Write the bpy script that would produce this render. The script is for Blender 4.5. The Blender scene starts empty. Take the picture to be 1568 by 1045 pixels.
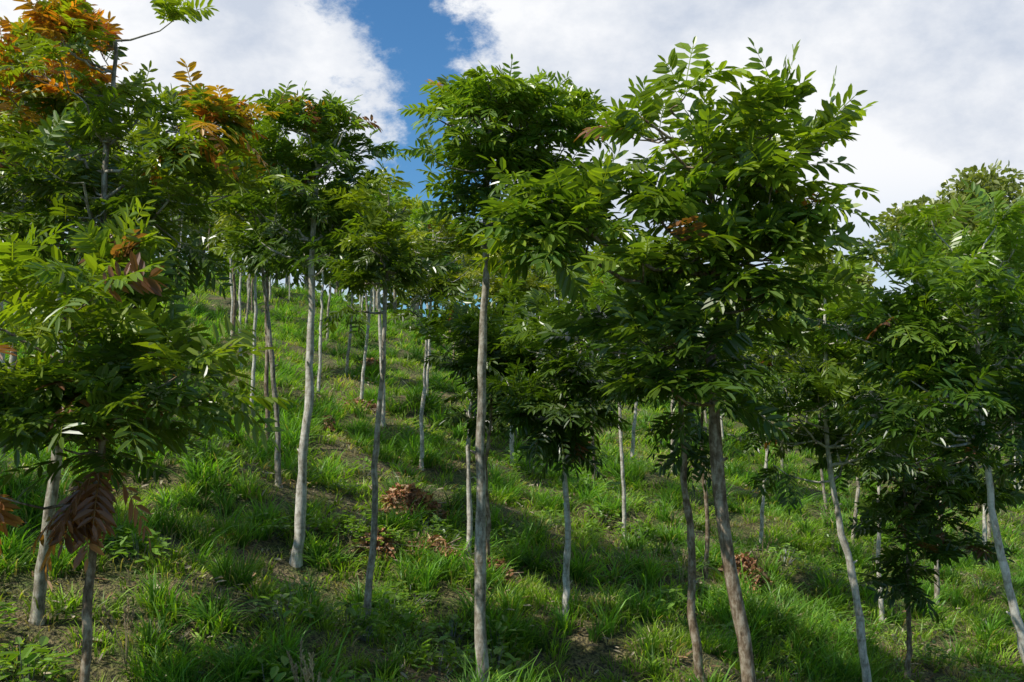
import bpy, math, numpy as np
from mathutils import Vector, noise
rng=np.random.default_rng(7)
S=bpy.context.scene

# ---------------- terrain ----------------
def sm(a,b,x):
    t=np.clip((x-a)/(b-a),0,1); return t*t*(3-2*t)
def H(x,y):
    x=np.asarray(x,float); y=np.asarray(y,float)
    z=-0.25*34*np.tanh(x/34)+0.12*np.minimum(y,60)
    z=z-0.010*np.clip(y-47,0,60)**2
    z=z+1.9*(1-sm(0.3,3.8,y))
    b=0.10*np.sin(x*0.9+y*0.55+0.4)*np.sin(y*0.75-x*0.2)+0.07*np.sin(x*2.1-y*0.7)*np.sin(y*1.7+x*0.6+1.1)
    q=(y*0.92+x*0.40)/3.1
    b=b+0.13*np.sin(2*math.pi*q+0.5*np.sin(x*0.35))
    z=z+b*sm(2.5,6,y)
    z=np.maximum(z,-16)
    return z

def new_mat(name):
    m=bpy.data.materials.new(name); m.use_nodes=True
    nt=m.node_tree; nt.nodes.clear(); return m,nt,nt.nodes,nt.links

def leaf_mat(name,rough=0.38,trans=0.3,spec=0.5,var=0.25):
    m,nt,N,L=new_mat(name)
    out=N.new('ShaderNodeOutputMaterial'); p=N.new('ShaderNodeBsdfPrincipled'); t=N.new('ShaderNodeBsdfTranslucent')
    a=N.new('ShaderNodeAttribute'); a.attribute_name='tint'
    oi=N.new('ShaderNodeObjectInfo')
    hsv=N.new('ShaderNodeHueSaturation')
    mr=N.new('ShaderNodeMapRange'); mr.inputs[3].default_value=1-var; mr.inputs[4].default_value=1+var
    L.new(oi.outputs['Random'],mr.inputs[0]); L.new(mr.outputs[0],hsv.inputs['Value'])
    L.new(a.outputs['Color'],hsv.inputs['Color'])
    L.new(hsv.outputs[0],p.inputs['Base Color']); p.inputs['Roughness'].default_value=rough
    p.inputs['Specular IOR Level'].default_value=spec
    mt=N.new('ShaderNodeMixRGB'); mt.blend_type='MULTIPLY'; mt.inputs[0].default_value=1; mt.inputs[2].default_value=(2.0,2.1,.5,1)
    L.new(hsv.outputs[0],mt.inputs[1]); L.new(mt.outputs[0],t.inputs['Color'])
    ms=N.new('ShaderNodeMixShader'); ms.inputs[0].default_value=trans
    L.new(p.outputs[0],ms.inputs[1]); L.new(t.outputs[0],ms.inputs[2]); L.new(ms.outputs[0],out.inputs[0])
    return m
M_LEAF=leaf_mat('leaf_green',0.33,0.34,0.55,0.12)
M_DRY=leaf_mat('leaf_dry',0.8,0.1,0.2,0.2)
M_GRASS=leaf_mat('grass_blade',0.45,0.40,0.4,0.38)

def bark_mat(name,c1,c2,c3):
    m,nt,N,L=new_mat(name)
    out=N.new('ShaderNodeOutputMaterial'); p=N.new('ShaderNodeBsdfPrincipled')
    tc=N.new('ShaderNodeTexCoord'); mp=N.new('ShaderNodeMapping'); mp.inputs['Scale'].default_value=(12,12,5)
    L.new(tc.outputs['Object'],mp.inputs['Vector'])
    n=N.new('ShaderNodeTexNoise'); n.inputs['Scale'].default_value=1.6; n.inputs['Detail'].default_value=7; n.inputs['Roughness'].default_value=.7
    L.new(mp.outputs[0],n.inputs['Vector'])
    cr=N.new('ShaderNodeValToRGB'); e=cr.color_ramp.elements; e[0].position=.36; e[0].color=(*c1,1); e[1].position=.60; e[1].color=(*c3,1)
    k=e.new(.48); k.color=(*c2,1)
    L.new(n.outputs[0],cr.inputs[0])
    mp2=N.new('ShaderNodeMapping'); mp2.inputs['Scale'].default_value=(5,5,30); L.new(tc.outputs['Object'],mp2.inputs['Vector'])
    n2=N.new('ShaderNodeTexNoise'); n2.inputs['Scale'].default_value=1; n2.inputs['Detail'].default_value=4; L.new(mp2.outputs[0],n2.inputs['Vector'])
    cr2=N.new('ShaderNodeValToRGB'); cr2.color_ramp.elements[0].position=.32; cr2.color_ramp.elements[0].color=(.5,.47,.40,1); cr2.color_ramp.elements[1].position=.5
    L.new(n2.outputs[0],cr2.inputs[0])
    mx=N.new('ShaderNodeMixRGB'); mx.blend_type='MULTIPLY'; mx.inputs[0].default_value=.5
    L.new(cr.outputs[0],mx.inputs[1]); L.new(cr2.outputs[0],mx.inputs[2]); L.new(mx.outputs[0],p.inputs['Base Color'])
    p.inputs['Roughness'].default_value=.85; p.inputs['Specular IOR Level'].default_value=.2
    b=N.new('ShaderNodeBump'); b.inputs['Strength'].default_value=.4; b.inputs['Distance'].default_value=.02
    L.new(n.outputs[0],b.inputs['Height']); L.new(b.outputs[0],p.inputs['Normal']); L.new(p.outputs[0],out.inputs[0])
    return m
M_BW=bark_mat('bark_white',(.24,.21,.15),(.50,.46,.38),(.70,.66,.57))
M_BG=bark_mat('bark_grey',(.11,.09,.06),(.29,.25,.185),(.50,.46,.37))
M_BB=bark_mat('bark_brown',(.08,.055,.033),(.21,.15,.095),(.41,.34,.25))
BARKS={'w':M_BW,'g':M_BG,'b':M_BB}

class Acc:
    def __init__(s): s.v=[];s.f=[];s.c=[];s.m=[];s.n=0
    def add(s,v,f,c,m):
        v=np.asarray(v,float).reshape(-1,3); f=np.asarray(f,int).reshape(-1,4)
        s.v.append(v); s.f.append(f+s.n); s.n+=len(v)
        c=np.broadcast_to(np.asarray(c,float),(len(v),3)); s.c.append(c)
        s.m.append(np.full(len(f),m,int))
    def mesh(s,name,mats,smooth=None):
        v=np.concatenate(s.v); f=np.concatenate(s.f); c=np.concatenate(s.c); m=np.concatenate(s.m)
        me=bpy.data.meshes.new(name); me.vertices.add(len(v)); me.vertices.foreach_set('co',v.ravel())
        me.loops.add(f.size); me.loops.foreach_set('vertex_index',f.ravel().astype(np.int32))
        me.polygons.add(len(f)); me.polygons.foreach_set('loop_start',np.arange(0,f.size,4,dtype=np.int32))
        for a in mats: me.materials.append(a)
        me.polygons.foreach_set('material_index',m.astype(np.int32))
        me.polygons.foreach_set('use_smooth',(m==0) if smooth is None else np.full(len(f),smooth))
        me.update(calc_edges=True)
        at=me.color_attributes.new('tint','FLOAT_COLOR','POINT')
        at.data.foreach_set('color',np.hstack([c,np.ones((len(c),1))]).ravel())
        return me
def nrm(a): return a/np.maximum(np.linalg.norm(a,axis=-1,keepdims=True),1e-6)

def tube(A,P,R,k=6,m=0):
    P=np.asarray(P,float); R=np.asarray(R,float); n=len(P)
    T=nrm(np.gradient(P,axis=0)); ref=np.array([0.13,0.99,0.05])
    U=nrm(np.cross(T,ref)); V=np.cross(T,U)
    a=np.arange(k)*2*math.pi/k
    ring=P[:,None]+R[:,None,None]*(np.cos(a)[None,:,None]*U[:,None]+np.sin(a)[None,:,None]*V[:,None])
    i,j=np.meshgrid(np.arange(n-1),np.arange(k),indexing='ij'); j2=(j+1)%k
    F=np.stack([i*k+j,i*k+j2,(i+1)*k+j2,(i+1)*k+j],-1)
    A.add(ring,F,(.2,.2,.2),m)

def leaflets(A,O,D,W,Nn,l,w,tint,m):
    l=l[:,None]; w=w[:,None]
    dn=np.array([0,0,-1.0])
    b=O; t=O+D*l+dn*l*.08
    L1=O+D*l*.32+W*w*.85+Nn*w*.28; L2=O+D*l*.74+W*w*.72+Nn*w*.22+dn*l*.03
    R1=O+D*l*.32-W*w*.85+Nn*w*.28; R2=O+D*l*.74-W*w*.72+Nn*w*.22+dn*l*.03
    V=np.stack([b,L1,L2,t,R2,R1],1); n=len(O)
    base=(np.arange(n)*6)[:,None]
    F=np.concatenate([base+np.array([[0,1,2,3]]),base+np.array([[0,3,4,5]])])
    A.add(V,F,np.repeat(tint,6,axis=0),m)

def pinnate(A,O,D,L,ls,tint,pairs=7,droop=.35,m=1,wr=.17,rg=rng):
    n=len(O); up=np.array([0,0,1.0])
    D=nrm(D); side=nrm(np.cross(D,up)+rg.normal(0,.42,(n,3))); side=nrm(side-D*np.sum(side*D,1,keepdims=True))
    ds=(droop*(0.1+1.1*rg.random(n)))[:,None]; L_=L[:,None]
    def pos(t): return O+D*L_*t-up*ds*L_*t*t
    def tan(t): return nrm(D-up*ds*2*t)
    ts=[0,.35,.7,1.0]; pts=[pos(t) for t in ts]; hw=0.0035
    V=np.stack([p+s*side*hw for p in pts for s in(-1,1)],1)
    F=np.concatenate([(np.arange(n)*8)[:,None]+np.array([[2*i,2*i+1,2*i+3,2*i+2]]) for i in range(3)])
    A.add(V,F,np.repeat(tint*.9+np.array([.04,.03,.0]),8,axis=0),m)
    for j in range(pairs+1):
        t=.2+.8*j/pairs+rg.normal(0,.012)
        T=tan(t); p=pos(t)
        sz=ls*(.72+.38*math.sin(math.pi*min(1,(j+.8)/(pairs+1.2))))
        for s in ((-1,1) if j<pairs else (0,)):
            keep=rg.random(n)>(.06)
            fw=.35+.5*j/pairs
            d=nrm(T*(fw if s else 1)+side*s*.95-up*(.02+.34*rg.random(n))[:,None]+rg.normal(0,.17,(n,3)))
            wv=nrm(T-d*np.sum(T*d,1,keepdims=True)) if s else side
            nn=nrm(np.cross(d,wv)); nn=nn*np.sign(nn[:,2:3]+1e-6)
            l=sz*(.8+.35*rg.random(n)); w=l*wr*(.85+.3*rg.random(n))
            tn=tint*(.78+.44*rg.random((n,1)))
            k=keep
            leaflets(A,p[k],d[k],wv[k],nn[k],l[k],w[k],tn[k],m)

G_SHADE=np.array([.046,.092,.014]); G_MID=np.array([.098,.175,.018]); G_LITE=np.array([.29,.37,.028])  # crown shade painted into leaf colour; lit and new-growth greens toward the top
ORANGE=np.array([.62,.22,.03]); BROWN=np.array([.22,.095,.04])

def build_tree(name,trunk,r0,lobes,bark='g',leafL=.5,ls=.15,whorls=60,per=8,lite=.5,spots=(),bspots=(),tone=1.0,seed=1,pairs=7,brown=0.006,hue=None,wr=.165):
    rg=np.random.default_rng(seed); A=Acc(); r0=r0*.86
    P=np.array(trunk,float)
    tt=np.linspace(0,len(P)-1,30); seg=np.clip(tt.astype(int),0,len(P)-2); fr=tt-seg
    def cr(i,f):
        p0=P[max(i-1,0)];p1=P[i];p2=P[i+1];p3=P[min(i+2,len(P)-1)]
        return .5*((2*p1)+(-p0+p2)*f+(2*p0-5*p1+4*p2-p3)*f*f+(-p0+3*p1-3*p2+p3)*f**3)
    Q=np.array([cr(i,f) for i,f in zip(seg,fr)])
    s=np.linspace(0,1,30)
    wob=np.cumsum(rg.normal(0,.009,(30,2)),axis=0); wob-=wob[0]; Q[:,:2]+=wob
    R=r0*(1-.72*s**1.1)*(1+.06*rg.normal(0,1,30)); R[0]*=1.35; R[1]*=1.12
    tube(A,Q,R,10,0)
    zc=min(l[2]-l[4] for l in lobes)
    # a few pruning stubs on the clear stem
    for k in range(3):
        i=rg.integers(8,22); a=rg.uniform(0,6.28); d=np.array([math.cos(a),math.sin(a),.5])
        if Q[i][2]<zc: tube(A,[Q[i],Q[i]+d*R[i]*1.2,Q[i]+d*R[i]*2.0],[R[i]*.5,R[i]*.32,R[i]*.2],5,0)
    samp=[q for q in Q if q[2]>zc-.15]; samr=[r for q,r in zip(Q,R) if q[2]>zc-.15]
    if not samp: samp=[Q[-1]]; samr=[R[-1]]
    wts=np.array([l[5] for l in lobes],float); wts/=wts.sum()
    def curve(a,b,n=7):
        d=b-a; t=np.linspace(0,1,n)[:,None]; h=np.array([0,0,1.0])*np.linalg.norm(d)*.18
        return a+d*t-h*np.sin(t*math.pi)*.6+rg.normal(0,.012,(n,3))*np.sin(t*math.pi)
    base_s=list(samp); base_r=list(samr)
    nm=max(5,whorls//8)
    for i in range(nm):
        l=lobes[rg.choice(len(lobes),p=wts)] if i>=len(lobes) else lobes[i]
        a=rg.uniform(0,2*math.pi); rr=rg.uniform(.25,.6)
        e=np.array([l[0]+math.cos(a)*l[3]*rr,l[1]+math.sin(a)*l[3]*rr,l[2]+l[4]*rg.uniform(-.1,.6)])
        cs=np.array(base_s); c=cs[:,2]<e[2]-.25*np.linalg.norm(cs-e,axis=1)
        idx=np.where(c)[0]
        if len(idx)==0: idx=np.array([0])
        d=np.linalg.norm(cs[idx]-e,axis=1)+ .15*np.abs(rg.normal(0,1,len(idx)))
        j=idx[d.argmin()]; C=curve(cs[j],e,9); r=min(base_r[j]*.65,r0*.4)
        rs=np.linspace(r,.009,9); tube(A,C,rs,6,0); samp+=list(C[2:]); samr+=list(rs[2:])
    samp=np.array(samp); samr=np.array(samr)
    Os=[];Ds=[];Ts=[];Ls=[]
    zt=max(l[2]+l[4] for l in lobes)
    def one(q,c,sc3,hf,per_,force=None):
        d=np.linalg.norm(samp-q,axis=1)+np.where(samp[:,2]>q[2]-.02,.35,0); j=d.argmin()
        C=curve(samp[j],q,5); tube(A,C,np.linspace(min(samr[j]*.7,.014),.005,5),4,0)
        out=nrm((q-c)/sc3)
        n=max(3,per_+rg.integers(-2,3)); wt=rg.normal(0,.22); ua=rg.normal(.2,.28)
        for k in range(n):
            a=2*math.pi*(k+rg.random())/n
            dd=out*.6+np.array([math.cos(a),math.sin(a),.0])*.75+np.array([0,0,ua+.9*rg.random()*(.25+max(0,hf))])
            o=q+(-.5*(k/n)*.34)*nrm(q-samp[j]+1e-4)
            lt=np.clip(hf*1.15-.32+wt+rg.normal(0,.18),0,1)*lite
            g=G_SHADE*(1-np.clip(hf*1.3,0,1))+G_MID*np.clip(hf*1.3,0,1)  # low leaves tinted darker to paint in crown shade
            t=g*(1-lt)+G_LITE*lt  # upper leaves paler: young growth plus painted sunlight
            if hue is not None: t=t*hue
            for sp in spots:
                dd2=math.dist(o,sp[:3])/sp[3]
                if dd2<1 and rg.random()<.9*(1-dd2*.6):
                    f=rg.uniform(.4,1); t=t*(1-f)+ORANGE*rg.uniform(.5,1.1)*f
            if rg.random()<brown or force=='b':
                t=BROWN*rg.uniform(.6,1.4)
                if force=='b': dd=dd*[1,1,.2]-np.array([0,0,.8])
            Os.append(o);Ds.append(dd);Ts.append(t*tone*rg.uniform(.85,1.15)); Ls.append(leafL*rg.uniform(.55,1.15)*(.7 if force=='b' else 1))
    for w in range(int(whorls*1.25)):
        l=lobes[rg.choice(len(lobes),p=wts)]
        v=nrm(rg.normal(0,1,3)); rr=rg.random()**.45
        rr*=1.0+.7*noise.noise(Vector(v*2.3+seed*3.1))
        c=np.array([l[0],l[1],l[2]]); q=c+v*np.array([l[3],l[3],l[4]])*rr*.94
        if v[2]<-.5 and rg.random()<.35: continue
        if noise.noise(Vector(q*2.4+seed*7.7))<-.06 and rg.random()<.85: continue
        one(q,c,np.array([l[3],l[3],l[4]]),(q[2]-zc)/(zt-zc),per)
    for sp in bspots:
        one(np.array(sp[:3]),np.array(sp[:3])+[0,0,.05],np.ones(3),0,4,'b')
    Os=np.array(Os);Ds=np.array(Ds);Ts=np.array(Ts);Ls=np.array(Ls)
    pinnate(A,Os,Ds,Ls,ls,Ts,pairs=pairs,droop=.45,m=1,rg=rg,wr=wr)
    return A.mesh(name,[BARKS[bark],M_LEAF])

def put(me,name,x,y,z=None,rot=0,sc=1):
    o=bpy.data.objects.new(name,me); S.collection.objects.link(o)
    o.location=(x,y,(float(H(x,y))-.05) if z is None else z); o.rotation_euler=(0,0,rot)
    o.scale=(sc,sc,sc) if np.isscalar(sc) else sc
    return o

def tree_at(x,y,trunk,r0,lobes,spots=(),bspots=(),**k):
    z0=float(H(x,y))-.05; o=np.array([x,y,z0])
    tr=[(0,0,0)]+[tuple(np.array(p)-o) for p in trunk]
    lb=[(l[0]-x,l[1]-y,l[2]-z0,l[3],l[4],l[5]) for l in lobes]
    sp=[(a-x,b-y,c-z0,r) for a,b,c,r in spots]; bs=[(a-x,b-y,c-z0) for a,b,c in bspots]
    me=build_tree('mahogany_tree',tr,r0,lb,spots=sp,bspots=bs,**k)
    return put(me,'mahogany_tree',x,y)

hY=np.array([1.12,1,.8])
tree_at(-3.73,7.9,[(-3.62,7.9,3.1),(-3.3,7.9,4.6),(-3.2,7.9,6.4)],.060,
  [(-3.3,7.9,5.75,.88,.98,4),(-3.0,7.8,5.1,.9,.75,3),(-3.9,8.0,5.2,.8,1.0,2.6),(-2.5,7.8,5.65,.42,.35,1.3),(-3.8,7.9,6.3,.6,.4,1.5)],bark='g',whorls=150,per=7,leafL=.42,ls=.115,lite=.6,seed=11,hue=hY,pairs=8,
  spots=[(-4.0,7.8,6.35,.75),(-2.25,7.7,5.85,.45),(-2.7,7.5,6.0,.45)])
tree_at(-2.94,6.9,[(-2.88,6.9,2.6),(-2.80,6.9,3.6),(-2.8,6.9,4.6)],.044,
  [(-2.75,6.9,4.05,.72,.62,3),(-3.25,6.6,3.95,.6,.65,2.4),(-2.4,6.9,3.75,.5,.5,1.5),(-2.9,6.7,3.4,.6,.4,1.5),(-3.4,6.3,3.45,.4,.35,1.2)],bark='b',whorls=62,per=7,leafL=.58,ls=.155,lite=.5,seed=12,brown=.03,hue=hY,pairs=8,wr=.155,
  bspots=[(-2.95,6.75,3.0),(-3.0,6.8,2.85),(-3.35,6.4,2.95),(-2.75,6.75,3.15)])
tree_at(-2.35,10.9,[(-2.31,10.9,3.2),(-2.27,10.9,4.75),(-2.2,10.9,6.5)],.076,
  [(-2.25,10.9,6.15,.68,.64,3),(-2.2,10.9,5.5,.8,.7,3),(-1.8,10.9,6.3,.42,.40,1)],bark='w',whorls=100,per=7,leafL=.42,ls=.12,lite=.45,seed=13,pairs=7,
  spots=[(-2.3,10.7,6.95,.5),(-1.55,10.7,6.7,.4),(-2.75,10.7,6.7,.3)])
tree_at(-1.35,9.5,[(-1.30,9.5,3.0),(-1.22,9.5,4.4),(-1.2,9.5,5.5)],.043,
  [(-1.2,9.5,5.2,.38,.38,2),(-1.22,9.5,4.7,.45,.4,2)],bark='g',whorls=42,per=6,leafL=.36,ls=.11,lite=.5,seed=14,hue=hY)
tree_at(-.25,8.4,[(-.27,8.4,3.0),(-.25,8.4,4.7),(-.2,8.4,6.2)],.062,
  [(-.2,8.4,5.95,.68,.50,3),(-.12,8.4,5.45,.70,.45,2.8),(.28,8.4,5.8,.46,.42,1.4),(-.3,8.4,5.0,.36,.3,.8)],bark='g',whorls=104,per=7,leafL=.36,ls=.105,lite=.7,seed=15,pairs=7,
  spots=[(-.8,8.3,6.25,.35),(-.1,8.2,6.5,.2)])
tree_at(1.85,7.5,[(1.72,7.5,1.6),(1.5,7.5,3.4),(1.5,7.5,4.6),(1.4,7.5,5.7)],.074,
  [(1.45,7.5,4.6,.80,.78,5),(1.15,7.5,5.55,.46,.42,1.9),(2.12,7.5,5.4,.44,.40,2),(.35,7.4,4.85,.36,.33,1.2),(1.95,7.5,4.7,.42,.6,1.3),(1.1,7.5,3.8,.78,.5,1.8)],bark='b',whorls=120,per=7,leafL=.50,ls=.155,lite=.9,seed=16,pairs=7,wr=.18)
tree_at(1.80,9.6,[(1.76,9.6,2.0),(1.72,9.6,3.4),(1.7,9.6,4.6)],.055,
  [(1.6,9.6,4.0,.9,.8,3)],bark='b',whorls=54,per=7,leafL=.44,ls=.13,lite=.35,seed=17)
tree_at(.53,10.4,[(.53,10.4,2.2),(.5,10.4,3.0),(.45,10.4,4.3)],.048,
  [(.45,10.4,3.95,.66,.65,3),(.5,10.4,3.45,.5,.38,1)],bark='w',whorls=60,per=7,leafL=.42,ls=.13,lite=.25,seed=18,tone=.8)
tree_at(3.78,10.7,[(3.6,10.7,1.6),(3.42,10.7,2.7),(3.38,10.7,4.6)],.058,
  [(3.4,10.7,4.0,.9,1.0,3),(3.2,10.7,3.3,.75,.55,1.2),(3.75,10.7,3.0,.65,.5,1.1)],bark='w',whorls=98,per=7,leafL=.42,ls=.125,lite=.45,seed=19)
tree_at(4.15,7.5,[(3.95,7.5,1.2),(3.72,7.5,2.1),(3.54,7.5,3.0),(3.5,7.5,4.6)],.058,
  [(3.3,7.5,4.25,.75,.65,3),(3.9,7.5,4.2,.75,.75,3),(3.0,7.5,3.75,.5,.5,1.2),(3.6,7.5,3.45,.8,.5,2.2)],bark='w',whorls=135,per=7,leafL=.38,ls=.11,lite=.55,seed=20,hue=np.array([.9,1,1.0]))
tree_at(4.55,11.6,[(4.6,11.6,1.2),(4.6,11.6,2.9)],.045,
  [(4.6,11.6,2.6,.8,.6,3),(4.7,11.6,1.85,.6,.65,2.4),(5.3,11.6,2.8,.8,.6,3)],bark='b',whorls=86,per=6,leafL=.42,ls=.14,lite=.2,seed=21,tone=.8,brown=.04)
tree_at(5.6,10.2,[(5.5,10.2,2.6),(5.2,10.2,4.9)],.055,
  [(5.2,10.2,4.6,.9,.85,3),(4.7,10.2,4.1,.7,.7,1.5)],bark='w',whorls=85,per=7,leafL=.40,ls=.12,lite=.6,seed=22,hue=np.array([.9,1,1]))
tree_at(-.56,12.9,[(-.54,12.9,3.2),(-.35,12.9,4.8)],.045,
  [(-.3,12.9,4.15,.8,.85,3),(.2,12.9,4.0,.6,.7,1.5)],bark='w',whorls=75,per=6,leafL=.42,ls=.15,lite=.3,seed=23,tone=.85)
tree_at(-.29,11.9,[(-.28,11.9,2.8),(-.15,11.9,4.2)],.04,
  [(-.15,11.9,3.95,.6,.55,3),(.25,11.9,3.8,.5,.5,1)],bark='b',whorls=46,per=6,leafL=.42,ls=.14,lite=.25,seed=24,tone=.8)

VAR=[]
for i in range(7):
    rg=np.random.default_rng(100+i)
    lx=rg.normal(0,.15,2)
    tr=[(0,0,0),(lx[0]*.3,lx[1]*.3,1.5),(lx[0]*.7,lx[1]*.7,3.0),(lx[0],lx[1],4.4)]
    lb=[(lx[0],lx[1],3.65,.75,.85,3),(lx[0]+rg.normal(0,.3),lx[1]+rg.normal(0,.3),3.2,.6,.5,1.2),(lx[0]+rg.normal(0,.25),lx[1]+rg.normal(0,.25),4.25,.45,.4,1)]
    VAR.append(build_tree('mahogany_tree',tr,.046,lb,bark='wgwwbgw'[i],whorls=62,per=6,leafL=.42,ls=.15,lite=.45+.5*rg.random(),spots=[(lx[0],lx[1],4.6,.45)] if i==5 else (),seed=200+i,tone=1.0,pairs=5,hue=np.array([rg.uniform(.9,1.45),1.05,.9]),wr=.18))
MED=[(-2.95,12.7,1.0),(-3.66,15,1.0),(-4.37,16.7,1.02),(-1.52,16.7,.92),(-2.38,18.5,1.0),(-3.2,21,1.0),(-4.13,24.8,1.05),(-5.55,29.8,1.05),
(-6.7,23.9,1.1),(-6.06,22.3,1.0),(-2.4,29,1.1),(1.73,15.4,.9),(4.19,17,.95),(6.67,19.7,1),(6.81,16.2,1),(2.66,13.7,.85),(.01,19.4,1.0),
(-6.4,12.5,1.1),(-7.5,16.5,1.15),(-9.5,20,1.15),(-5.4,10.6,1.05),(-6.2,8.2,1.05),(7.6,12.4,1.0),(9.3,15.5,1.05),(7.6,9.3,1.0),(9.4,20,1.0),(2.4,20.2,1.0),(-9,13,1.1),(10.5,10.8,1),(1.5,18.2,.95),(5.2,14.2,.85),(-3.9,20.2,.95),(-2.0,23.5,1.0)]
rg=np.random.default_rng(5)
for i,(x,y,s) in enumerate(MED):
    put(VAR[(i*3+1)%7],'mahogany_tree',x,y,rot=rg.uniform(0,6.28),sc=(s*rg.uniform(.92,1.1),s*rg.uniform(.92,1.1),s))
pl=[(x,y) for x,y,_ in MED]
y=22.5; row=0
while y<48:
    x=-.62*y-4+ (row%2)*1.6
    while x<.62*y+4:
        xx=x+rg.normal(0,.35); yy=y+rg.normal(0,.35)
        u=xx/yy
        open_=(-.24<u<-.06 and yy<34 and rg.random()<.6)
        if not open_ and all((xx-a)**2+(yy-b)**2>4 for a,b in pl):
            s=rg.uniform(.9,1.2)
            put(VAR[rg.integers(7)],'mahogany_tree',xx,yy,rot=rg.uniform(0,6.28),sc=(s,s,s*rg.uniform(.95,1.1))); pl.append((xx,yy))
        x+=3.6
    y+=3.6; row+=1

def big_tree(seed,h,rx,n=9000,name='forest_tree',col=(.11,.155,.028)):
    rg=np.random.default_rng(seed); A=Acc()
    tube(A,[(0,0,0),(.2,.1,h*.3),(0,.3,h*.55),(.2,0,h*.8)],[.38,.3,.22,.1],10,0)
    cl=[]
    for i in range(46):
        v=nrm(rg.normal(0,1,3)); v[2]=abs(v[2])*1.0-.25
        c=np.array([0,0,h*.66])+v*np.array([rx,rx,h*.32])*rg.uniform(.5,.95)
        cl.append(c); t=np.linspace(0,1,6)[:,None]; a=np.array([.1,.1,h*rg.uniform(.3,.55)])
        tube(A,a+(c-a)*t+np.array([0,0,.25])*np.sin(t*3.14),np.linspace(.12,.03,6),5,0)
    cl=np.array(cl); k=rg.integers(0,len(cl),n); v=nrm(rg.normal(0,1,(n,3)))*(rg.random((n,1))**.4)
    rr=rx*.30
    O=cl[k]+v*np.array([rr,rr,rr*.6]); D=nrm(v+rg.normal(0,.6,(n,3))); W=nrm(np.cross(D,rg.normal(0,1,(n,3)))); Nn=np.cross(D,W)
    t=np.array(col)*(.6+.8*rg.random((n,1)))
    leaflets(A,O,D,W,Nn,np.full(n,.30)*(.7+.6*rg.random(n)),np.full(n,.09),t,1)
    return A.mesh(name,[M_BG,M_LEAF])
B=[big_tree(1,12.5,4.2,16000,col=(.19,.22,.05)),big_tree(2,11,3.8,14000,col=(.13,.17,.04))]
for i,(x,y,s) in enumerate([(21.3,45,1.1),(26.5,47,1.15),(16,52,.75),(31,42,1.05),(36,52,1.1)]):
    put(B[i%2],'forest_tree',x,y,rot=i*1.3,sc=s)
A=Acc(); rg=np.random.default_rng(9)
n=30000
cx=rg.uniform(-60,70,260); cy=rg.uniform(53,66,260); cz=H(cx,cy)+rg.uniform(2.0,6.5,260)
k=rg.integers(0,260,n); v=nrm(rg.normal(0,1,(n,3)))*(rg.random((n,1))**.4)
O=np.stack([cx[k],cy[k],cz[k]],1)+v*np.array([2.2,2.2,1.9]); D=nrm(v+rg.normal(0,.6,(n,3))); W=nrm(np.cross(D,rg.normal(0,1,(n,3)))); Nn=np.cross(D,W)
leaflets(A,O,D,W,Nn,np.full(n,.55),np.full(n,.2),np.array([.10,.15,.03])*(.6+.8*rg.random((n,1))),1)
for a,b,c in zip(cx[:200],cy[:200],cz[:200]): tube(A,[(a,b,float(H(a,b))-.3),(a,b,c)],[.14,.07],5,0)
put(A.mesh('distant_forest',[M_BG,M_LEAF]),'distant_forest',0,0,z=0)

# ---------------- ground ----------------
gx=np.concatenate([-np.geomspace(1500,32,40),np.linspace(-31,31,280),np.geomspace(32,1500,40)])
gy=np.concatenate([-np.geomspace(1500,7,40),np.linspace(-6,60,300),np.geomspace(61,2500,50)])
X,Y=np.meshgrid(gx,gy); Z=H(X,Y)
n1,n2=X.shape; V=np.stack([X,Y,Z],-1).reshape(-1,3)
i,j=np.meshgrid(np.arange(n1-1),np.arange(n2-1),indexing='ij')
F=np.stack([i*n2+j,i*n2+j+1,(i+1)*n2+j+1,(i+1)*n2+j],-1)
A=Acc(); A.add(V,F,(1,1,1),0)
m,nt,N,L=new_mat('soil_and_turf')
out=N.new('ShaderNodeOutputMaterial'); p=N.new('ShaderNodeBsdfPrincipled'); geo=N.new('ShaderNodeNewGeometry')
n_=N.new('ShaderNodeTexNoise'); n_.inputs['Scale'].default_value=1.3; n_.inputs['Detail'].default_value=9; n_.inputs['Roughness'].default_value=.75
L.new(geo.outputs['Position'],n_.inputs['Vector'])
cr=N.new('ShaderNodeValToRGB'); e=cr.color_ramp.elements; e[0].position=.38; e[0].color=(.08,.13,.02,1); e[1].position=.68; e[1].color=(.27,.20,.125,1); q=e.new(.52); q.color=(.14,.125,.05,1)
L.new(n_.outputs[0],cr.inputs[0])
nb=N.new('ShaderNodeTexNoise'); nb.inputs['Scale'].default_value=34; nb.inputs['Detail'].default_value=6; L.new(geo.outputs['Position'],nb.inputs['Vector'])
cb=N.new('ShaderNodeValToRGB'); cb.color_ramp.elements[0].position=.38; cb.color_ramp.elements[0].color=(.25,.25,.25,1); cb.color_ramp.elements[1].position=.62; cb.color_ramp.elements[1].color=(1.5,1.45,1.3,1)
L.new(nb.outputs[0],cb.inputs[0]); mx=N.new('ShaderNodeMixRGB'); mx.blend_type='MULTIPLY'; mx.inputs[0].default_value=1
L.new(cr.outputs[0],mx.inputs[1]); L.new(cb.outputs[0],mx.inputs[2]); L.new(mx.outputs[0],p.inputs['Base Color']); p.inputs['Roughness'].default_value=.95
bp=N.new('ShaderNodeBump'); bp.inputs['Strength'].default_value=1; bp.inputs['Distance'].default_value=.08; L.new(nb.outputs[0],bp.inputs['Height']); L.new(bp.outputs[0],p.inputs['Normal']); L.new(p.outputs[0],out.inputs[0])
put(A.mesh('hillside_ground',[m],smooth=True),'hillside_ground',0,0,z=0)

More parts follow.
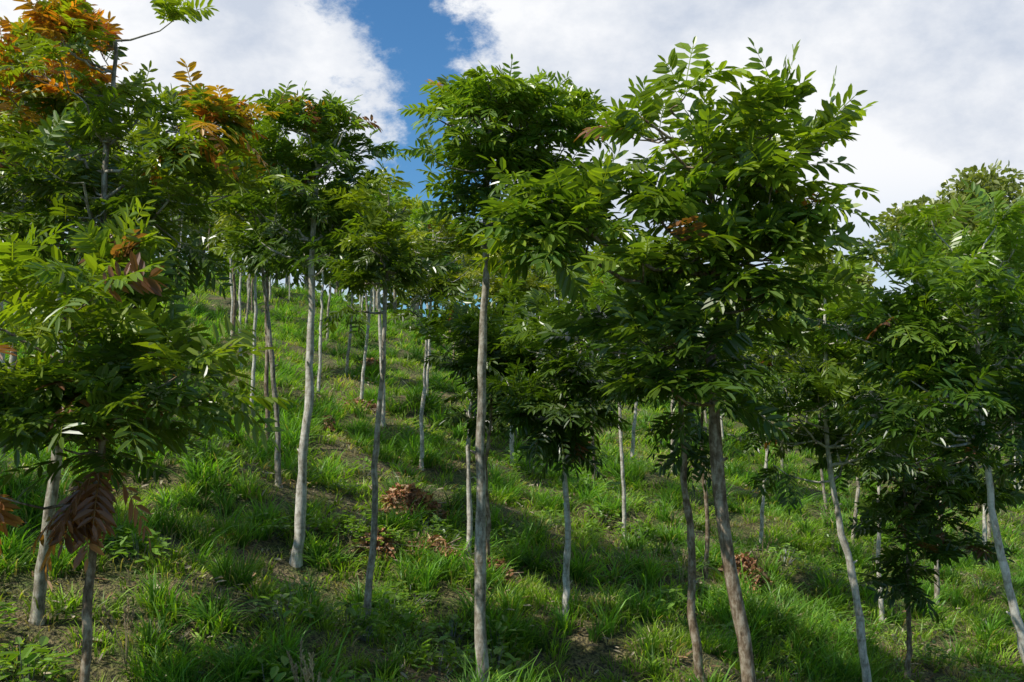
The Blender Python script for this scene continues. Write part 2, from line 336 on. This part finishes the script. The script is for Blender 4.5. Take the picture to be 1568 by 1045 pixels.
# ---------------- grass ----------------
def tuft(seed,nb,hmin,hmax,rad,w,base,tip,dry=.1):
    rg=np.random.default_rng(seed); n=nb
    a=rg.uniform(0,2*math.pi,n); r=rad*np.sqrt(rg.random(n)); b=np.stack([r*np.cos(a),r*np.sin(a),np.full(n,-.03)],1)
    d=a+rg.normal(0,.8,n); h=rg.uniform(hmin,hmax,n); lean=rg.uniform(.3,1.0,n)*h
    dx=np.stack([np.cos(d),np.sin(d),np.zeros(n)],1); tw=d+rg.normal(0,.9,n); sd=np.stack([-np.sin(tw),np.cos(tw),np.zeros(n)],1)
    up=np.array([0,0,1.0]); V=[];C=[]
    dr=rg.random(n)<dry
    col0=np.where(dr[:,None],np.array([.28,.22,.11]),np.array(base)*(.7+.6*rg.random((n,1)))); col1=np.where(dr[:,None],np.array([.46,.39,.23]),np.array(tip)*(.7+.6*rg.random((n,1))))
    for t in (0,.35,.7,1):
        pz=b+up*(h*(t-.35*t*t*t*(lean/h)))[:,None]+dx*(lean*t*t)[:,None]
        ww=w*(1-.9*t**1.5)*(.6+.8*((np.arange(n)*37%11)/11))
        for s in(-1,1): V.append(pz+sd*s*ww[:,None]); C.append(col0*(1-t)+col1*t)
    V=np.stack(V,1); C=np.stack(C,1).reshape(-1,3)
    F=np.concatenate([(np.arange(n)*8)[:,None]+np.array([[2*i,2*i+1,2*i+3,2*i+2]]) for i in range(3)])
    A=Acc(); A.v.append(V.reshape(-1,3)); A.f.append(F); A.c.append(C); A.m.append(np.zeros(len(F),int)); A.n=len(V)*8
    return A.mesh('grass_tuft',[M_GRASS],smooth=True)
def scatter(name,protos,pts,rot,scl,idx):
    col=bpy.data.collections.new(name+'_parts')
    for k,me in enumerate(protos):
        o=bpy.data.objects.new('%s_part_%02d'%(name,k),me); col.objects.link(o)
    me=bpy.data.meshes.new(name); me.vertices.add(len(pts)); me.vertices.foreach_set('co',np.asarray(pts,float).ravel())
    a=me.attributes.new('rot','FLOAT_VECTOR','POINT'); a.data.foreach_set('vector',np.asarray(rot,float).ravel())
    a=me.attributes.new('scl','FLOAT_VECTOR','POINT'); a.data.foreach_set('vector',np.asarray(scl,float).ravel())
    a=me.attributes.new('idx','INT','POINT'); a.data.foreach_set('value',np.asarray(idx,np.int32))
    o=bpy.data.objects.new(name,me); S.collection.objects.link(o)
    ng=bpy.data.node_groups.new(name+'_nodes','GeometryNodeTree')
    ng.interface.new_socket('Geometry',in_out='INPUT',socket_type='NodeSocketGeometry'); ng.interface.new_socket('Geometry',in_out='OUTPUT',socket_type='NodeSocketGeometry')
    gi=ng.nodes.new('NodeGroupInput'); go=ng.nodes.new('NodeGroupOutput'); ci=ng.nodes.new('GeometryNodeCollectionInfo'); ip=ng.nodes.new('GeometryNodeInstanceOnPoints')
    ci.inputs['Collection'].default_value=col; ci.inputs['Separate Children'].default_value=True; ci.inputs['Reset Children'].default_value=True
    def na(nm,ty):
        q=ng.nodes.new('GeometryNodeInputNamedAttribute'); q.data_type=ty; q.inputs['Name'].default_value=nm; return q.outputs[0]
    l=ng.links.new; l(gi.outputs[0],ip.inputs['Points']); l(ci.outputs[0],ip.inputs['Instance']); ip.inputs['Pick Instance'].default_value=True
    l(na('idx','INT'),ip.inputs['Instance Index']); l(na('rot','FLOAT_VECTOR'),ip.inputs['Rotation']); l(na('scl','FLOAT_VECTOR'),ip.inputs['Scale']); l(ip.outputs[0],go.inputs[0])
    md=o.modifiers.new('scatter','NODES'); md.node_group=ng
    return o
rg=np.random.default_rng(3)
GB=(.10,.19,.02); GT=(.31,.48,.04)
T=[tuft(1,30,.08,.18,.17,.008,GB,GT),tuft(2,32,.12,.27,.15,.009,GB,GT),tuft(3,42,.20,.50,.09,.009,(.055,.13,.015),(.15,.32,.035),.05),tuft(4,30,.05,.13,.2,.008,(.16,.22,.028),(.42,.52,.06),.2),
   tuft(5,26,.06,.16,.2,.007,(.24,.20,.11),(.42,.36,.21),.6)]
def region(y0,y1,den,slope=.58,mg=2.5):
    a=(y1-y0)*(2*slope*(y0+y1)/2+2*mg); n=int(a*den); yy=rg.uniform(y0,y1,n*2); W=slope*yy+mg; Wm=slope*y1+mg
    k=rg.random(n*2)<W/Wm; yy=yy[k][:n]; W=W[k][:n]; return rg.uniform(-1,1,len(yy))*W,yy
xs=[];ys=[];sc=[]
for y0,y1,den,s in ((-3,4.5,8,1.2),(4.5,12,50,.95),(12,20,28,1.15),(20,32,13,1.5),(32,50,5,2.1)):
    a,b=region(y0,y1,den); xs.append(a); ys.append(b); sc.append(np.full(len(a),s))
xs=np.concatenate(xs);ys=np.concatenate(ys);sc=np.concatenate(sc)
nz=np.array([noise.noise(Vector((a*.7,b*.7,0))) for a,b in zip(xs,ys)]); nz2=np.array([noise.noise(Vector((a*2.5+9,b*2.5,3))) for a,b in zip(xs,ys)])
q=(ys*0.92+xs*0.40)/3.1; ter=np.sin(2*math.pi*q+0.5*np.sin(xs*.35)-1.2)
dens=.60+.8*nz+1.5*nz2-.34*ter
keep=rg.random(len(xs))<np.clip(dens,.15,1)
xs,ys,sc,nz,nz2,dens=[a[keep] for a in(xs,ys,sc,nz,nz2,dens)]
n=len(xs); idx=np.where(dens>1.0,np.where(rg.random(n)<.75,2,1),np.where(dens>.6,np.where(rg.random(n)<.6,1,0),np.where(rg.random(n)<.5,3,0))); idx=np.where((dens<.45)&(rg.random(n)<.55),4,idx)
f=sc*rg.uniform(.7,1.25,n); S3=np.stack([f,f,sc**.5*rg.uniform(.7,1.25,n)],1)
scatter('grass',T,np.stack([xs,ys,H(xs,ys)],1),np.stack([rg.normal(0,.12,n),rg.normal(0,.12,n),rg.uniform(0,6.28,n)],1),S3,idx)

def weed(seed,n,r,h,l,col):
    rg=np.random.default_rng(seed); A=Acc(); a=rg.uniform(0,6.28,n); rr=r*np.sqrt(rg.random(n)); z=h*(.3+.7*rg.random(n))*(1-.5*(rr/r)**2)
    O=np.stack([rr*np.cos(a),rr*np.sin(a),z],1); b=a+rg.normal(0,.9,n); D=nrm(np.stack([np.cos(b),np.sin(b),rg.normal(.1,.3,n)],1)); W=nrm(np.cross(D,[0,0,1.0])+rg.normal(0,.15,(n,3))); Nn=np.cross(W,D)
    ll=l*(.6+.7*rg.random(n)); leaflets(A,O,D,W,Nn,ll,ll*.3,np.array(col)*(.7+.6*rg.random((n,1))),1)
    for k in range(0,n,4): tube(A,[(O[k][0]*.3,O[k][1]*.3,-.03),tuple(O[k])],[.005,.003],3,1)
    return A.mesh('weed',[M_BG,M_LEAF])
Wd=[weed(1,90,.22,.22,.07,(.17,.29,.035)),weed(2,70,.22,.30,.09,(.14,.25,.03)),weed(3,100,.2,.13,.045,(.23,.34,.04))]
a,b=region(5,22,2.8); kk=np.array([noise.noise(Vector((p*.5+4,q*.5,7))) for p,q in zip(a,b)])>.0; a=a[kk];b=b[kk]
ex=[(-3.6,6.7),(-3.3,6.9),(-3.55,7.2),(-3.9,7.3),(-3.2,6.5),(-1.75,7.4),(-1.6,7.1),(1.6,18),(1.75,18.2),(1.45,18.3),(3.9,7.6)]
a=np.concatenate([a,[e[0] for e in ex]]); b=np.concatenate([b,[e[1] for e in ex]]); n=len(a)
s=rg.uniform(.6,1.3,n); s[-11:]=1.25; s[-4:-1]=2.2
scatter('weed_patch',Wd,np.stack([a,b,H(a,b)],1),np.stack([np.zeros(n),np.zeros(n),rg.uniform(0,6.28,n)],1),np.stack([s,s,s],1),rg.integers(0,3,n))

A=Acc(); a,b=region(5,26,34); n=len(a)
O=np.stack([a,b,H(a,b)+rg.uniform(.01,.09,n)],1); D=nrm(np.stack([rg.normal(0,1,n),rg.normal(0,1,n),rg.normal(0,.3,n)],1)); W=nrm(np.cross(D,[0,0,1.0])+rg.normal(0,.3,(n,3))); Nn=np.cross(W,D)
l=rg.uniform(.05,.14,n); tt=np.where(rg.random((n,1))<.5,np.array([.26,.16,.09]),np.array([.42,.36,.25]))*(.5+.9*rg.random((n,1)))
leaflets(A,O,D,W,Nn,l,l*rg.uniform(.06,.22,n),tt,0)
put(A.mesh('leaf_litter',[M_DRY],smooth=False),'leaf_litter',0,0,z=0)
def pile(seed,rx,h,n=420):
    rg=np.random.default_rng(seed); A=Acc()
    for k in range(14):
        a=rg.uniform(0,6.28); r=rg.uniform(0,rx*.6); p=np.array([math.cos(a)*r,math.sin(a)*r,rg.uniform(.03,h*.6)]); d=nrm(rg.normal(0,1,3)*[1,1,.25])*rg.uniform(.2,.45)
        tube(A,[p-d,p+rg.normal(0,.02,3),p+d],[.010,.008,.004],5,0)
    a=rg.uniform(0,6.28,n); r=rx*np.sqrt(rg.random(n))*(1+.35*np.sin(a*3+seed)); z=h*np.clip(1-(r/rx/1.2)**1.6,0,1)*rg.random(n)**.5+.05
    O=np.stack([np.cos(a)*r,np.sin(a)*r*.7,z],1); D=nrm(rg.normal(0,1,(n,3))*[1,1,.8]); W=nrm(np.cross(D,rg.normal(0,1,(n,3)))); Nn=np.cross(W,D)*2.0
    l=rg.uniform(.05,.12,n); t=np.where(rg.random((n,1))<.7,np.array([.34,.17,.09]),np.array([.45,.31,.19]))*(.35+1.0*rg.random((n,1)))
    leaflets(A,O,D,W,Nn,l,l*.24,t,1)
    return A.mesh('dead_branch_pile',[M_BB,M_DRY])
Pm=[pile(1,.42,.42,1000),pile(2,.28,.32,450),pile(3,.42,.24,520)]
PL=[(-1.44,13.8,1.05,0),(-3.0,19.5,1.1,2),(-.95,11.5,.85,2),(-1.5,11.3,.85,1),(3.25,14.2,1.15,0),(-.2,11.4,.8,1),(-5.6,15,1.1,0),(-3.3,17.8,.8,1),(1.3,23,1.1,2),(-3.7,26,1.2,1)]
for i,(x,y,s,k) in enumerate(PL):
    put(Pm[k],'dead_branch_pile',x,y,rot=i*1.1,sc=s)
def seedhead(seed):
    rg=np.random.default_rng(seed); A=Acc()
    for k in range(5):
        a=rg.uniform(0,6.28); h=rg.uniform(.45,.75); d=np.array([math.cos(a),math.sin(a),0])*rg.uniform(.05,.2)
        t=np.linspace(0,1,7)[:,None]; P=np.array([0,0,h])*t+d*t*t; tube(A,P,np.linspace(.004,.002,7),4,0)
        n=60; tt=rg.uniform(.72,1,n)[:,None]; O=np.array([0,0,h])*tt+d*tt*tt; D=nrm(rg.normal(0,.25,(n,3))+[0,0,1.0]); W=nrm(np.cross(D,rg.normal(0,1,(n,3))))
        leaflets(A,O,D,W,np.cross(W,D),np.full(n,.04),np.full(n,.005),np.array([.42,.34,.22])*(.6+.6*rg.random((n,1))),0)
    A.c=[np.broadcast_to(np.array([.36,.28,.17]),c.shape) if c[0,0]==.2 else c for c in A.c]
    return A.mesh('dry_grass_stalks',[M_DRY],smooth=False)
for i,(x,y) in enumerate([(-1.5,7.2),(-1.35,7.0),(-2.9,7.6),(2.2,13),(3.6,14.5)]):
    put(seedhead(i),'dry_grass_stalks',x,y,rot=i)

# ---------------- light ----------------
az=math.radians(-118); el=math.radians(53)
sd=Vector((math.sin(az)*math.cos(el),math.cos(az)*math.cos(el),math.sin(el)))
sun=bpy.data.lights.new('sun','SUN'); sun.energy=5.0; sun.angle=math.radians(.5); sun.color=(1,.95,.86)
so=bpy.data.objects.new('sun',sun); S.collection.objects.link(so); so.rotation_euler=sd.to_track_quat('Z','Y').to_euler(); so.location=(0,0,30)
w=bpy.data.worlds.new('World'); S.world=w; w.use_nodes=True; nt=w.node_tree; N=nt.nodes; L=nt.links; N.clear()
w.cycles.sampling_method='MANUAL'; w.cycles.sample_map_resolution=256
out=N.new('ShaderNodeOutputWorld'); bg=N.new('ShaderNodeBackground'); bg.inputs[1].default_value=.125
sky=N.new('ShaderNodeTexSky'); sky.sky_type='NISHITA'; sky.sun_disc=False; sky.sun_elevation=el; sky.sun_rotation=az
tint=N.new('ShaderNodeMixRGB'); tint.blend_type='MULTIPLY'; tint.inputs[0].default_value=1; tint.inputs[2].default_value=(.42,.78,1.05,1); L.new(sky.outputs[0],tint.inputs[1])
tc=N.new('ShaderNodeTexCoord'); sx=N.new('ShaderNodeSeparateXYZ'); L.new(tc.outputs['Generated'],sx.inputs[0])
def M(op,a,b=None,c=None):
    q=N.new('ShaderNodeMath'); q.operation=op
    for i,v in enumerate((a,b,c)):
        if v is None: continue
        if isinstance(v,(int,float)): q.inputs[i].default_value=v
        else: L.new(v,q.inputs[i])
    return q.outputs[0]
def ss(v,a,b,lo=0,hi=1):
    q=N.new('ShaderNodeMapRange'); q.interpolation_type='SMOOTHSTEP'; q.inputs[1].default_value=a; q.inputs[2].default_value=b; q.inputs[3].default_value=lo; q.inputs[4].default_value=hi; L.new(v,q.inputs[0]); return q.outputs[0]
def NZ(s,d,r=.6,off=(0,0,0)):
    mp=N.new('ShaderNodeMapping'); mp.inputs['Location'].default_value=off; mp.inputs['Scale'].default_value=(1,1,1.5); L.new(tc.outputs['Generated'],mp.inputs[0])
    q=N.new('ShaderNodeTexNoise'); q.inputs['Scale'].default_value=s; q.inputs['Detail'].default_value=d; q.inputs['Roughness'].default_value=r; L.new(mp.outputs[0],q.inputs['Vector']); return q.outputs[0]
xr=M('DIVIDE',sx.outputs[0],M('MAXIMUM',sx.outputs[1],.05))
n1=NZ(7,9,.66); n2=NZ(2.2,5,.55,(3,1,0)); n3=NZ(5,7,.6,(7,2,4))
zc=M('MULTIPLY',M('ABSOLUTE',M('SUBTRACT',sx.outputs[2],.29)),.15)
g=M('ABSOLUTE',M('ADD',M('ADD',xr,.100),M('SUBTRACT',M('MULTIPLY',M('SUBTRACT',n1,.5),.36),zc)))
front=ss(sx.outputs[1],.3,.6)
cf=ss(g,.045,.10); cb=ss(n2,.5,.62)
mask=M('ADD',M('MULTIPLY',cf,front),M('MULTIPLY',cb,M('SUBTRACT',1,front)))
low=ss(sx.outputs[2],.10,.22); mask=M('MULTIPLY',mask,M('ADD',M('MULTIPLY',low,.4),.6))
cc=N.new('ShaderNodeValToRGB'); e=cc.color_ramp.elements; e[0].position=.36; e[0].color=(4.9,5.4,6.3,1); e[1].position=.58; e[1].color=(7.8,7.9,8.1,1); L.new(n3,cc.inputs[0])
mx=N.new('ShaderNodeMixRGB'); L.new(mask,mx.inputs[0]); L.new(tint.outputs[0],mx.inputs[1]); L.new(cc.outputs[0],mx.inputs[2]); L.new(mx.outputs[0],bg.inputs[0]); L.new(bg.outputs[0],out.inputs[0])

# ---------------- camera ----------------
cam=bpy.data.cameras.new('camera'); cam.lens=35; cam.sensor_width=36; cam.clip_end=5000; cam.clip_start=.05
co=bpy.data.objects.new('camera',cam); S.collection.objects.link(co); co.location=(0,0,3.6); co.rotation_euler=(math.radians(92.9),0,0); S.camera=co
S.view_settings.view_transform='Standard'; S.view_settings.look='None'; S.view_settings.exposure=0
